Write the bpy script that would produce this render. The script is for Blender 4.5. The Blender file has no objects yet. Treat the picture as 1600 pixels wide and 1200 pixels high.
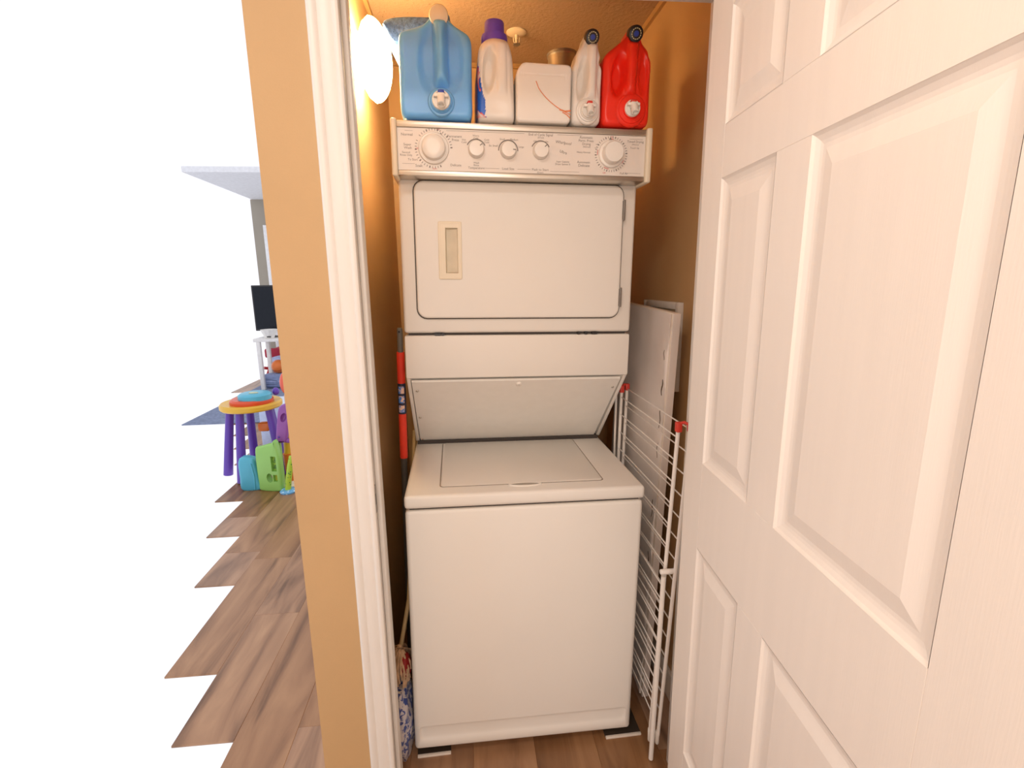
import bpy, bmesh, math, random
from mathutils import Vector, Matrix, Euler
random.seed(7)
SC = bpy.context.scene
COL = SC.collection

# ------------------------------------------------------------------ camera, world, exposure
cam_d = bpy.data.cameras.new('camera')
cam_d.sensor_fit = 'HORIZONTAL'; cam_d.sensor_width = 36.0
cam_d.lens = 770.0 * 36.0 / 1600.0
cam_d.clip_start = 0.02
cam = bpy.data.objects.new('camera', cam_d); COL.objects.link(cam)
R_ = Vector((0.99594, -0.08904, -0.01382)); F_ = Vector((0.08707, 0.97579, -0.20052))
yaw, pit, rol = 0.0890, -0.20189, -0.01411
F_ = Vector((math.sin(yaw)*math.cos(pit), math.cos(yaw)*math.cos(pit), math.sin(pit)))
r0 = Vector((math.cos(yaw), -math.sin(yaw), 0)); u0 = r0.cross(F_)
R_ = r0*math.cos(rol) + u0*math.sin(rol); U_ = -r0*math.sin(rol) + u0*math.cos(rol)
M = Matrix((R_, U_, -F_)).transposed().to_4x4()
M.translation = Vector((-0.13836, -1.26729, 1.41539))
cam.matrix_world = M
SC.camera = cam
SC.view_settings.view_transform = 'Standard'
SC.view_settings.look = 'None'
SC.view_settings.gamma = 1.0
SC.view_settings.use_curve_mapping = False
SC.view_settings.exposure = 0.0
W = bpy.data.worlds.new('daylight'); SC.world = W; W.use_nodes = True
bg = W.node_tree.nodes['Background']
bg.inputs[0].default_value = (1.0, 1.0, 1.06, 1); bg.inputs[1].default_value = 1.05


def lamp(name, kind, loc, energy, color, size=0.1, rot=None):
    d = bpy.data.lights.new(name, kind); d.energy = energy; d.color = color
    if kind == 'AREA':
        d.shape = 'DISK'; d.size = size
    else:
        d.shadow_soft_size = size
    o = bpy.data.objects.new(name, d); o.location = loc
    if rot: o.rotation_euler = rot
    COL.objects.link(o)
    return o


lamp('hall_wall_light', 'POINT', (-0.12, -2.05, 2.06), 22, (1.0, 0.93, 0.86), 0.12)
lamp('hall_ceiling_light', 'AREA', (-0.42, -1.15, 2.385), 8.0, (1.0, 0.94, 0.87), 0.34)
fill = lamp('rear_fill_light', 'AREA', (-0.24, -2.27, 0.88), 11.5, (0.97, 1.0, 0.985), 1.1, (math.pi/2, 0, 0))  # broad soft fill added behind the viewer, no actual window there
fill.data.shape = 'RECTANGLE'; fill.data.size = 1.1; fill.data.size_y = 1.6


# ------------------------------------------------------------------ materials
MATS = {}


def mat(name, color, rough=0.5, metal=0.0, var=0.06, scale=30.0, bump=0.0, bscale=200.0, stretch=None, emit=None, coat=0.0, sss=0.0, spec=0.5):
    if name in MATS: return MATS[name]
    m = bpy.data.materials.new(name); m.use_nodes = True
    nt = m.node_tree; b = nt.nodes['Principled BSDF']
    b.inputs['Roughness'].default_value = rough; b.inputs['Metallic'].default_value = metal
    b.inputs['Specular IOR Level'].default_value = spec
    if sss:
        b.inputs['Subsurface Weight'].default_value = sss; b.inputs['Subsurface Radius'].default_value = (1, 1, 1); b.inputs['Subsurface Scale'].default_value = 0.03
    if coat: b.inputs['Coat Weight'].default_value = coat
    tc = nt.nodes.new('ShaderNodeTexCoord'); mp = nt.nodes.new('ShaderNodeMapping')
    nt.links.new(tc.outputs['Object'], mp.inputs[0])
    if stretch: mp.inputs['Scale'].default_value = stretch
    nz = nt.nodes.new('ShaderNodeTexNoise'); nz.inputs['Scale'].default_value = scale; nz.inputs['Detail'].default_value = 4
    nt.links.new(mp.outputs[0], nz.inputs['Vector'])
    cr = nt.nodes.new('ShaderNodeValToRGB')
    c = color
    cr.color_ramp.elements[0].position = 0.3; cr.color_ramp.elements[1].position = 0.7
    cr.color_ramp.elements[0].color = tuple(max(0, x*(1-var)) for x in c)+(1,)
    cr.color_ramp.elements[1].color = tuple(min(1, x*(1+var)) for x in c)+(1,)
    nt.links.new(nz.outputs['Fac'], cr.inputs[0]); nt.links.new(cr.outputs[0], b.inputs['Base Color'])
    if bump:
        n2 = nt.nodes.new('ShaderNodeTexNoise'); n2.inputs['Scale'].default_value = bscale; n2.inputs['Detail'].default_value = 3
        nt.links.new(mp.outputs[0], n2.inputs['Vector'])
        bp = nt.nodes.new('ShaderNodeBump'); bp.inputs['Strength'].default_value = bump; bp.inputs['Distance'].default_value = 0.004
        nt.links.new(n2.outputs['Fac'], bp.inputs['Height']); nt.links.new(bp.outputs[0], b.inputs['Normal'])
    if emit:
        b.inputs['Emission Color'].default_value = tuple(emit[:3])+(1,); b.inputs['Emission Strength'].default_value = emit[3]
    MATS[name] = m
    return m


def wood_mat():
    m = bpy.data.materials.new('plank_wood'); m.use_nodes = True
    nt = m.node_tree; b = nt.nodes['Principled BSDF']; b.inputs['Roughness'].default_value = 0.38
    N = nt.nodes.new; L = nt.links.new
    tc = N('ShaderNodeTexCoord'); oi = N('ShaderNodeObjectInfo')
    ad = N('ShaderNodeVectorMath'); ad.operation = 'ADD'
    sc = N('ShaderNodeVectorMath'); sc.operation = 'SCALE'; sc.inputs[3].default_value = 13.0
    cb = N('ShaderNodeCombineXYZ')
    L(oi.outputs['Random'], cb.inputs[0]); L(oi.outputs['Random'], cb.inputs[1]); L(oi.outputs['Random'], cb.inputs[2])
    L(cb.outputs[0], sc.inputs[0]); L(tc.outputs['Object'], ad.inputs[0]); L(sc.outputs[0], ad.inputs[1])
    mp = N('ShaderNodeMapping'); mp.inputs['Scale'].default_value = (8, 1.2, 8); L(ad.outputs[0], mp.inputs[0])
    nz = N('ShaderNodeTexNoise'); nz.inputs['Scale'].default_value = 1.4; nz.inputs['Detail'].default_value = 7; nz.inputs['Distortion'].default_value = 0.8
    L(mp.outputs[0], nz.inputs['Vector'])
    cr = N('ShaderNodeValToRGB'); e = cr.color_ramp.elements
    e[0].position = 0.3; e[0].color = (0.15, 0.068, 0.028, 1); e[1].position = 0.72; e[1].color = (0.46, 0.25, 0.118, 1)
    k = cr.color_ramp.elements.new(0.5); k.color = (0.33, 0.165, 0.074, 1)
    L(nz.outputs['Fac'], cr.inputs[0])
    hv = N('ShaderNodeHueSaturation'); mr = N('ShaderNodeMapRange'); mr.inputs[3].default_value = 0.72; mr.inputs[4].default_value = 1.28
    L(oi.outputs['Random'], mr.inputs[0]); L(mr.outputs[0], hv.inputs['Value']); L(cr.outputs[0], hv.inputs['Color'])
    mr2 = N('ShaderNodeMapRange'); mr2.inputs[3].default_value = 1.1; mr2.inputs[4].default_value = 0.78
    L(oi.outputs['Random'], mr2.inputs[0]); L(mr2.outputs[0], hv.inputs['Saturation'])
    L(hv.outputs[0], b.inputs['Base Color'])
    bp = N('ShaderNodeBump'); bp.inputs['Strength'].default_value = 0.15; bp.inputs['Distance'].default_value = 0.002
    L(nz.outputs['Fac'], bp.inputs['Height']); L(bp.outputs[0], b.inputs['Normal'])
    return m


def speckle_mat(name, base, speck, scale, thr, rough=0.9, bump=0.5):
    m = bpy.data.materials.new(name); m.use_nodes = True
    nt = m.node_tree; b = nt.nodes['Principled BSDF']; b.inputs['Roughness'].default_value = rough
    N = nt.nodes.new; L = nt.links.new
    tc = N('ShaderNodeTexCoord'); vo = N('ShaderNodeTexVoronoi'); vo.inputs['Scale'].default_value = scale
    L(tc.outputs['Object'], vo.inputs['Vector'])
    nz = N('ShaderNodeTexNoise'); nz.inputs['Scale'].default_value = scale*2.2; L(tc.outputs['Object'], nz.inputs['Vector'])
    cr = N('ShaderNodeValToRGB'); e = cr.color_ramp.elements
    e[0].position = thr; e[0].color = speck+(1,); e[1].position = thr+0.05; e[1].color = base+(1,)
    L(vo.outputs['Distance'], cr.inputs[0]); L(cr.outputs[0], b.inputs['Base Color'])
    bp = N('ShaderNodeBump'); bp.inputs['Strength'].default_value = bump; bp.inputs['Distance'].default_value = 0.004
    L(nz.outputs['Fac'], bp.inputs['Height']); L(bp.outputs[0], b.inputs['Normal'])
    return m


def two_tone(name, c1, c2, scale, thr=0.5, rough=0.5, stretch=(1, 1, 1), soft=0.03, c3=None):
    m = bpy.data.materials.new(name); m.use_nodes = True
    nt = m.node_tree; b = nt.nodes['Principled BSDF']; b.inputs['Roughness'].default_value = rough
    N = nt.nodes.new; L = nt.links.new
    tc = N('ShaderNodeTexCoord'); mp = N('ShaderNodeMapping'); mp.inputs['Scale'].default_value = stretch
    L(tc.outputs['Object'], mp.inputs[0])
    nz = N('ShaderNodeTexNoise'); nz.inputs['Scale'].default_value = scale; nz.inputs['Detail'].default_value = 2; nz.inputs['Distortion'].default_value = 1.2
    L(mp.outputs[0], nz.inputs['Vector'])
    cr = N('ShaderNodeValToRGB'); e = cr.color_ramp.elements
    e[0].position = thr-soft; e[0].color = c1+(1,); e[1].position = thr+soft; e[1].color = c2+(1,)
    if c3:
        k = cr.color_ramp.elements.new(min(0.99, thr+0.12)); k.color = c3+(1,)
    L(nz.outputs['Fac'], cr.inputs[0]); L(cr.outputs[0], b.inputs['Base Color'])
    return m


TAN = mat('tan_wall_paint', (0.57, 0.36, 0.172), 0.6, var=0.025, scale=6, bump=0.12, bscale=260)
TAN2 = mat('darker_tan_strip', (0.50, 0.30, 0.125), 0.7, var=0.03, scale=10)
CEIL = speckle_mat('stipple_ceiling', (0.46, 0.315, 0.20), (0.26, 0.15, 0.09), 42.0, 0.07, bump=0.6)
WHITE_TRIM = mat('white_trim_paint', (0.80, 0.76, 0.71), 0.4, var=0.02, scale=8, bump=0.05, bscale=60, stretch=(8, 8, 0.6))
DOORW = mat('white_door_paint', (0.90, 0.825, 0.75), 0.42, var=0.015, scale=5, bump=0.06, bscale=50, stretch=(8, 8, 0.5))
ENAMEL = mat('white_enamel', (0.83, 0.79, 0.735), 0.46, var=0.012, scale=4, spec=0.35)
ENAMEL_DARK = mat('grey_gap', (0.06, 0.05, 0.045), 0.8)
CREAM = mat('cream_plastic', (0.80, 0.70, 0.54), 0.35, var=0.02, scale=20)
KNOBW = mat('white_knob_plastic', (0.85, 0.80, 0.74), 0.3, var=0.015, scale=20)
PANELW = mat('console_panel', (0.80, 0.73, 0.665), 0.4, var=0.012, scale=20)
STEEL = mat('brushed_steel', (0.62, 0.57, 0.50), 0.35, 0.85, var=0.08, scale=12, stretch=(1, 30, 30))
STEEL_D = mat('dull_steel', (0.30, 0.28, 0.26), 0.4, 0.8, var=0.1, scale=40)
INK = mat('grey_ink', (0.22, 0.19, 0.17), 0.6)
RINK = mat('red_ink', (0.62, 0.10, 0.09), 0.6)
BLACK = mat('black_plastic', (0.018, 0.016, 0.018), 0.35)
BLUEJ = mat('blue_jug_plastic', (0.17, 0.47, 0.97), 0.33, var=0.03, scale=12, sss=0.55)
WHITEP = mat('white_bottle_plastic', (0.88, 0.83, 0.77), 0.36, var=0.02, scale=12, sss=0.3)
REDP = mat('red_jug_plastic', (0.92, 0.030, 0.012), 0.3, var=0.05, scale=12, sss=0.3)
PURP = mat('violet_cap_plastic', (0.17, 0.09, 0.72), 0.35, var=0.08, scale=30)
BLUEC = mat('royal_blue_plastic', (0.03, 0.06, 0.42), 0.35)
YEL = mat('pale_yellow_print', (0.65, 0.58, 0.33), 0.5)
ORANGE = mat('orange_print', (0.80, 0.25, 0.09), 0.5)
TOWEL = mat('blue_terry', (0.17, 0.34, 0.92), 0.95, var=0.35, scale=110, bump=1.0, bscale=260)
WIRE = mat('white_coated_wire', (0.88, 0.83, 0.78), 0.4, var=0.02)
REDC = mat('red_cap_plastic', (0.70, 0.05, 0.03), 0.4)
GREYP = mat('grey_pole', (0.10, 0.095, 0.085), 0.45, 0.3)
BOARDW = mat('white_laminate', (0.84, 0.77, 0.73), 0.5, var=0.05, scale=9, bump=0.15, bscale=40)
BOARDE = mat('laminate_edge', (0.80, 0.71, 0.62), 0.55, var=0.06, scale=20)
DARKB = mat('dark_gap_brown', (0.035, 0.022, 0.012), 0.9)
WOOD = wood_mat()


# ------------------------------------------------------------------ mesh builder
def Rz(a): return Matrix.Rotation(a, 4, 'Z')


class MB:
    def __init__(s): s.bm = bmesh.new()

    def _add(s, verts, faces, mtx=None):
        vs = [s.bm.verts.new(mtx @ Vector(v) if mtx else v) for v in verts]
        fs = []
        for f in faces:
            try: fs.append(s.bm.faces.new([vs[i] for i in f]))
            except ValueError: pass
        return vs, fs

    def box(s, x0, x1, y0, y1, z0, z1, bev=0.0, seg=2, mtx=None, edges=None):
        v = [(x0, y0, z0), (x1, y0, z0), (x1, y1, z0), (x0, y1, z0), (x0, y0, z1), (x1, y0, z1), (x1, y1, z1), (x0, y1, z1)]
        f = [(0, 3, 2, 1), (4, 5, 6, 7), (0, 1, 5, 4), (1, 2, 6, 5), (2, 3, 7, 6), (3, 0, 4, 7)]
        vs, fs = s._add(v, f, mtx)
        if bev:
            es = set()
            for fc in fs:
                for e in fc.edges: es.add(e)
            if edges:
                es = [e for e in es if edges(e)]
            bmesh.ops.bevel(s.bm, geom=list(es), offset=bev, segments=seg, affect='EDGES', profile=0.5)
        return s

    def hexa(s, pts, bev=0.0, seg=2):
        f = [(0, 3, 2, 1), (4, 5, 6, 7), (0, 1, 5, 4), (1, 2, 6, 5), (2, 3, 7, 6), (3, 0, 4, 7)]
        vs, fs = s._add(pts, f)
        if bev:
            es = {e for fc in fs for e in fc.edges}
            bmesh.ops.bevel(s.bm, geom=list(es), offset=bev, segments=seg, affect='EDGES', profile=0.5)
        return s

    def rings(s, rs, cap0=True, cap1=True, mtx=None):
        n = len(rs[0])
        allv = []
        for r in rs: allv.append([s.bm.verts.new(mtx @ Vector(p) if mtx else p) for p in r])
        for a, b in zip(allv[:-1], allv[1:]):
            for i in range(n):
                j = (i+1) % n
                try: s.bm.faces.new((a[i], a[j], b[j], b[i]))
                except ValueError: pass
        if cap0: s.bm.faces.new(list(reversed(allv[0])))
        if cap1: s.bm.faces.new(allv[-1])
        return s

    def lathe(s, prof, n=24, mtx=None, cap0=True, cap1=True):
        rs = []
        for r, z in prof:
            rs.append([(r*math.cos(2*math.pi*i/n), r*math.sin(2*math.pi*i/n), z) for i in range(n)])
        return s.rings(rs, cap0, cap1, mtx)

    def tube(s, pts, r, n=8, r1=None):
        pts = [Vector(p) for p in pts]
        rs = []; up = None
        for i, p in enumerate(pts):
            if i == 0: d = pts[1]-pts[0]
            elif i == len(pts)-1: d = pts[-1]-pts[-2]
            else: d = (pts[i+1]-pts[i]).normalized()+(pts[i]-pts[i-1]).normalized()
            d.normalize()
            if up is None:
                up = d.orthogonal().normalized()
            up = (up-d*up.dot(d)).normalized()
            w = d.cross(up)
            rr = r if r1 is None else r+(r1-r)*i/(len(pts)-1)
            rs.append([p+(up*math.cos(2*math.pi*k/n)+w*math.sin(2*math.pi*k/n))*rr for k in range(n)])
        return s.rings(rs)

    def prism(s, outline, y0, y1, r=0.01, k=3, mtx=None):
        """outline = list of (x,z); extruded along y with rounded rims of radius r"""
        def off(o, d):
            n = len(o); res = []
            for i in range(n):
                a = Vector(o[i-1]); b = Vector(o[i]); c = Vector(o[(i+1) % n])
                t = (c-a).normalized(); nn = Vector((t.y, -t.x))
                res.append((b.x-nn.x*d, b.y-nn.y*d))
            return res
        ar = sum(outline[i-1][0]*outline[i][1]-outline[i][0]*outline[i-1][1] for i in range(len(outline)))
        if ar < 0: outline = list(reversed(outline))
        rs = []
        for i in range(k+1):
            a = math.pi/2*i/k
            o = off(outline, r*(1-math.sin(a))); y = y0+r*(1-math.cos(a))
            rs.append([(x, y, z) for x, z in o])
        for i in range(k, -1, -1):
            a = math.pi/2*i/k
            o = off(outline, r*(1-math.sin(a))); y = y1-r*(1-math.cos(a))
            rs.append([(x, y, z) for x, z in o])
        return s.rings(rs, mtx=mtx)

    def ell(s, c, rad, n=16, m=10, mtx=None):
        prof = [(max(1e-4, math.sin(math.pi*i/m)), -math.cos(math.pi*i/m)) for i in range(m+1)]
        mm = Matrix.Translation(c) @ Matrix.Diagonal((*rad, 1))
        if mtx: mm = Matrix.Translation(c) @ mtx @ Matrix.Diagonal((*rad, 1))
        return s.lathe(prof, n, mm)

    def mesh(s, name, m, smooth=True, ang=35):
        bmesh.ops.remove_doubles(s.bm, verts=s.bm.verts, dist=1e-6)
        bmesh.ops.recalc_face_normals(s.bm, faces=s.bm.faces)
        me = bpy.data.meshes.new(name); s.bm.to_mesh(me); s.bm.free()
        if m: me.materials.append(m)
        if smooth:
            me.polygons.foreach_set('use_smooth', [True]*len(me.polygons))
            me.set_sharp_from_angle(angle=math.radians(ang))
        return me

    def build(s, name, m, parent=None, smooth=True, ang=35, **kw):
        o = bpy.data.objects.new(name, s.mesh(name, m, smooth, ang)); COL.objects.link(o)
        if parent: o.parent = parent
        for k, v in kw.items(): o[k] = v
        return o


def empty(name, loc=(0, 0, 0), rot=(0, 0, 0), **kw):
    o = bpy.data.objects.new(name, None); o.empty_display_size = 0.05
    o.location = loc; o.rotation_euler = rot; COL.objects.link(o)
    for k, v in kw.items(): o[k] = v
    return o


def thing(name, label, cat, loc=(0, 0, 0), rot=(0, 0, 0), group=None):
    o = empty(name, loc, rot, label=label, category=cat)
    if group: o['group'] = group
    return o


def struct(mb, name, m, **kw):
    o = mb.build(name, m, **kw); o['kind'] = 'structure'; return o


def boolean(o, cutters):
    bpy.context.view_layer.update()
    tmp = []
    for c in cutters:
        me = c.mesh('cut', None, False); t = bpy.data.objects.new('cut', me); COL.objects.link(t); tmp.append(t); t.matrix_world = o.matrix_world
        md = o.modifiers.new('b', 'BOOLEAN'); md.operation = 'DIFFERENCE'; md.solver = 'EXACT'; md.object = t
    bpy.context.view_layer.update()
    dg = bpy.context.evaluated_depsgraph_get()
    nm = bpy.data.meshes.new_from_object(o.evaluated_get(dg), depsgraph=dg)
    o.modifiers.clear(); old = o.data; o.data = nm; nm.name = old.name
    nm.polygons.foreach_set('use_smooth', [True]*len(nm.polygons)); nm.set_sharp_from_angle(angle=math.radians(38))
    for t in tmp: bpy.data.objects.remove(t)
    return o


def text_bm(items, y, name, m, parent):
    """items: (string, x, z, size, align); lettering facing -y, joined in one mesh"""
    bm = bmesh.new()
    for s_, x, z, sz, al in items:
        cu = bpy.data.curves.new('t', 'FONT'); cu.body = s_; cu.size = sz; cu.align_x = al; cu.resolution_u = 2
        o = bpy.data.objects.new('t', cu); COL.objects.link(o)
        bpy.context.view_layer.update()
        dg = bpy.context.evaluated_depsgraph_get()
        me = bpy.data.meshes.new_from_object(o.evaluated_get(dg))
        me.transform(Matrix.Translation((x, y, z)) @ Matrix.Rotation(math.pi/2, 4, 'X'))
        bm.from_mesh(me); bpy.data.objects.remove(o); bpy.data.meshes.remove(me)
    return bm


# ------------------------------------------------------------------ room shell
XL, XR, YB, ZC = -0.43, 0.525, 0.985, 2.30       # closet
YF, YI = -0.204, -0.09                            # hall face and inner face of the front wall
JX0, JX1, JZ = -0.363, 0.418, 2.012                 # door opening

# floor planks
floor = empty('floor', kind='structure')
plank_cache = {}


def plank(x0, x1, y0, y1):
    w, l = x1-x0, y1-y0
    key = (round(w, 3), round(l, 3))
    if key not in plank_cache:
        plank_cache[key] = MB().box(-w/2, w/2, -l/2, l/2, -0.008, 0, bev=0.0012, seg=1).mesh('plank', WOOD, False)
    o = bpy.data.objects.new('plank', plank_cache[key]); COL.objects.link(o)
    o.location = ((x0+x1)/2, (y0+y1)/2, 0); o.parent = floor


PW = 0.19
# columns of planks run front to back; seams at x = -0.92 + k*0.19
starts = {}
for k in range(-13, 8):
    x0 = -0.92+PW*k
    x1 = x0+PW
    if x0 > 0.55: continue
    if x1 > 0.55: x1 = 0.62
    # joints
    base = {-2: 1.225, -1: 0.75}.get(k, random.uniform(0, 1.2))
    if k >= 0:
        ylo = -2.3 if k >= 1 else -0.75
        yhi = 1.05 if x0 > -0.6 else 6.6
    else:
        ylo = {-1: 0.12, -2: 0.42, -3: 1.0, -4: 1.5, -5: 2.0}.get(k, 2.3+(-k-5)*0.42); yhi = 6.6
    ys = [ylo]; y = base-1.22*10
    while y < yhi:
        if y > ylo+0.05 and y < yhi-0.05: ys.append(y)
        y += 1.22
    ys.append(yhi)
    for a, b in zip(ys[:-1], ys[1:]): plank(x0, x1, a, b)
sub = MB()
sub.box(-0.9, 0.62, -2.3, 1.05, -0.04, -0.0085)
sub.build('underlay', DARKB, floor, smooth=False)

# closet walls
struct(MB().box(-0.53, XL, YI, YB+0.10, 0, 2.42), 'wall_left', TAN)
struct(MB().box(XL, XR+0.1, YB, YB+0.10, 0, 2.42), 'wall_back', TAN)
struct(MB().box(XR, XR+0.10, YI, YB, 0, 2.42), 'wall_right', TAN)
wf = MB()
wf.box(-0.53, JX0-0.018, YF, YI, 0, 2.42)
wf.box(JX1+0.018, 1.25, YF, YI, 0, 2.42)
wf.box(JX0-0.018, JX1+0.018, YF, YI, JZ+0.018, 2.42)
struct(wf, 'wall_front', TAN)
struct(MB().box(XL, XR, YI, YB, ZC, ZC+0.05), 'ceiling', CEIL)
# thin darker tan strip along the right, left and back of the ceiling
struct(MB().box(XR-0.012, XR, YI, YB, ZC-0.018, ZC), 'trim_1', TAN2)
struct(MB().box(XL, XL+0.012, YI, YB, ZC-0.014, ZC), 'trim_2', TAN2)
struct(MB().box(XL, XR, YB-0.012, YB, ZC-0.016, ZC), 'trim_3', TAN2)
struct(MB().box(XR-0.014, XR, YI, YB, 0, 0.10, bev=0.004), 'baseboard_right', WHITE_TRIM)
struct(MB().box(XL, XR-0.014, YB-0.014, YB, 0, 0.10, bev=0.004), 'baseboard_back', WHITE_TRIM)

# door frame: jambs, stops, casings
fr = empty('trim_4', kind='structure')


def casing_profile(w=0.057):
    # (across, proud) profile from inner edge to outer edge
    return [(0, 0), (0, .008), (.004, .011), (.009, .0105), (.012, .008), (.018, .010), (.034, .0125), (.038, .0115), (.042, .0145), (.050, .0165), (w-.002, .016), (w, .0135), (w, 0)]


def casing_vert(name, x_in, sgn, z0, z1):
    m = MB()
    rs = [[(x_in+sgn*a, YF-d, z) for a, d in casing_profile()] for z in (z0, z1)]
    m.rings(rs)
    return m.build(name, WHITE_TRIM, fr, ang=50)


casing_vert('side_casing', -0.357, -1, 0, 2.065)
casing_vert('side_casing', 0.424, 1, 0, 2.065)
m = MB(); m.rings([[(x, YF-d, 2.008+a) for a, d in casing_profile()] for x in (-0.414, 0.481)]); m.build('head_casing', WHITE_TRIM, fr, ang=50)
MB().box(JX0-.018, JX0, YF-.001, YI+.006, 0, JZ, bev=0.0015).build('jamb', WHITE_TRIM, fr)
MB().box(JX1, JX1+.018, YF-.001, YI+.006, 0, JZ, bev=0.0015).build('jamb', WHITE_TRIM, fr)
MB().box(JX0-.018, JX1+.018, YF-.001, YI+.006, JZ, JZ+.018, bev=0.0015).build('head_jamb', WHITE_TRIM, fr)
MB().box(JX0, JX0+.0115, -.165, -.128, 0, JZ, bev=0.003).build('stop', WHITE_TRIM, fr)
MB().box(JX1-.0, JX1+.0115, -.165, -.128, 0, JZ, bev=0.003).build('stop', WHITE_TRIM, fr)
MB().box(JX0+.0115, JX1, -.165, -.128, JZ-.0115, JZ, bev=0.003).build('head_stop', WHITE_TRIM, fr)
# strike plate
sp = MB()
o_ = [(-.197, .905), (-.197, .955), (-.190, .965), (-.176, .965), (-.170, .955), (-.170, .905), (-.176, .897), (-.190, .897)]
sp.rings([[(JX0+.0002, y, z) for y, z in o_], [(JX0+.0022, y, z) for y, z in o_]])
spo = sp.build('strike_plate', STEEL_D, fr); spo['label'] = 'small dull metal strike plate'
h = MB().box(JX0+.002, JX0+.0026, -.190, -.178, .918, .944).build('latch_hole', BLACK, spo)
del h

# open door leaf (six panels), hinge side on the right
door = empty('door_1', (0.357, -0.225, 0), (0, 0, 0), kind='structure')
DA = 0.076                                  # local +s runs towards the hall
door.rotation_euler = (0, 0, -math.pi/2-DA)   # local x -> (-sin DA, -cos DA)
# local axes: x = along leaf, y = out of the back (world +x), z up ; visible face at y = 0
DW, DT = 0.76, 0.035
DZ0, DZ1 = 0.010, 1.985
cols = [(0.092, 0.284), (0.372, 0.660)]
rows = [(0.295, 0.838), (1.034, 1.604), (1.698, 1.895)]
MB().box(0, DW, 0.010, DT-0.008, DZ0, DZ1).build('core', DOORW, door)


def dbox(x0, x1, z0, z1, nm):
    m = MB(); m.box(x0, x1, 0, DT, z0, z1, bev=0.0006, seg=1); m.build(nm, DOORW, door)


dbox(0, cols[0][0], DZ0, DZ1, 'stile'); dbox(cols[1][1], DW, DZ0, DZ1, 'stile')
zz = [DZ0]+[v for r in rows for v in r]+[DZ1]
for i in range(0, len(zz), 2): dbox(cols[0][0], cols[1][1], zz[i], zz[i+1], 'rail')
for r in rows: dbox(cols[0][1], cols[1][0], r[0], r[1], 'mullion')
for cx0, cx1 in cols:
    for z0, z1 in rows:
        m = MB(); rs = []
        for ins, d in ((0, 0.0), (.004, .0035), (.011, .0065), (.016, .0075), (.022, .0075), (.034, .0045), (.046, .0018), (.050, .0018)):
            rs.append([(cx0+ins, d, z0+ins), (cx1-ins, d, z0+ins), (cx1-ins, d, z1-ins), (cx0+ins, d, z1-ins)])
        m.rings(rs, cap0=False)
        m.build('panel', DOORW, door, ang=8)
for hz in (0.22, 1.0, 1.78):
    m = MB(); m.lathe([(.0055, 0), (.0065, .003), (.0065, .085), (.0055, .088)], 12, Matrix.Translation((-.006, DT-.004, hz)))
    m.box(-.002, .026, DT-.0005, DT+.0015, hz, hz+.088)
    m.build('hinge', STEEL_D, door)

# hall around the camera (mostly outside the frame)
struct(MB().box(-0.60, 1.25, -2.4, YF, 2.42, 2.46), 'ceiling_hall', CEIL)
struct(MB().box(-0.95, 1.25, -2.40, -2.30, 0, 2.42), 'wall_hall_rear', TAN)
struct(MB().box(1.15, 1.25, -2.30, YF, 0, 2.42), 'wall_hall_right', TAN)
struct(MB().box(-1.0, -0.90, -2.40, -0.80, 0, 2.46), 'wall_hall_left', TAN)
# ------------------------------------------------------------------ living room seen past the wall end
FARW = mat('grey_beige_far_wall', (0.36, 0.325, 0.27), 0.8, var=0.03, scale=4)
struct(MB().box(-3.22, -1.9, 6.6, 6.7, 0, 2.66), 'wall_far', FARW)
struct(MB().box(-3.20, -1.2, 4.8, 6.7, 2.66, 2.72), 'ceiling_living_room', mat('white_ceiling_paint', (0.78, 0.80, 0.84), 0.9, bump=0.2, bscale=150))
struct(MB().box(-3.075, -3.005, 6.575, 6.6, 0, 2.30, bev=0.006), 'trim_5', mat('white_far_trim', (0.85, 0.86, 0.88), 0.5))

# ------------------------------------------------------------------ stacked washer / dryer
AP = thing('stacked_washer_dryer', 'white stacked washer and dryer filling the closet', 'washer dryer', (0, 0, 0), (0, 0.01667, 0.02421))
HW = 0.336
DEP = 0.72
front_v = lambda e: True
# washer cabinet
mb = MB(); mb.box(-HW, HW, 0, DEP, .030, .808, bev=0.012, seg=3)
cab = mb.build('washer_cabinet', ENAMEL, AP)
# embossed groove of the kick area
gx0, gx1, gz0, gz1 = -.320, .318, .062, .114
def rr(x0, x1, z0, z1, r, n=5):
    pts = []
    for cx, cz, a0 in ((x1-r, z1-r, 0), (x0+r, z1-r, 90), (x0+r, z0+r, 180), (x1-r, z0+r, 270)):
        for i in range(n+1):
            a = math.radians(a0+90*i/n); pts.append((cx+r*math.cos(a), cz+r*math.sin(a)))
    return pts
def ring_xz(x0, x1, z0, z1, r, y): return [(x, y, z) for x, z in rr(x0, x1, z0, z1, r)]
cut_ = MB(); cut_.rings([ring_xz(gx0+i_, gx1-i_, gz0+i_*1.6, gz1-i_*.4, .012, y_) for i_, y_ in ((-.0015, -.003), (0, 0), (.003, .0032), (.009, .0050))])
boolean(cab, [cut_])
for fx in (-.29, .29):
    for fy in (.06, .62):
        MB().lathe([(.020, .006), (.020, .016), (.010, .018), (.010, .036)], 14, Matrix.Translation((fx, fy, 0))).build('foot', BLACK, AP)
MB().box(-HW+.012, HW-.012, .010, DEP-.01, .806, .8155).build('deck_gap', ENAMEL_DARK, AP)
# deck (washer top)
mb = MB(); mb.box(-HW-.001, HW+.001, -.006, DEP, .8145, .853, bev=0.010, seg=3)
deck = mb.build('washer_deck', ENAMEL, AP)
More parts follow.
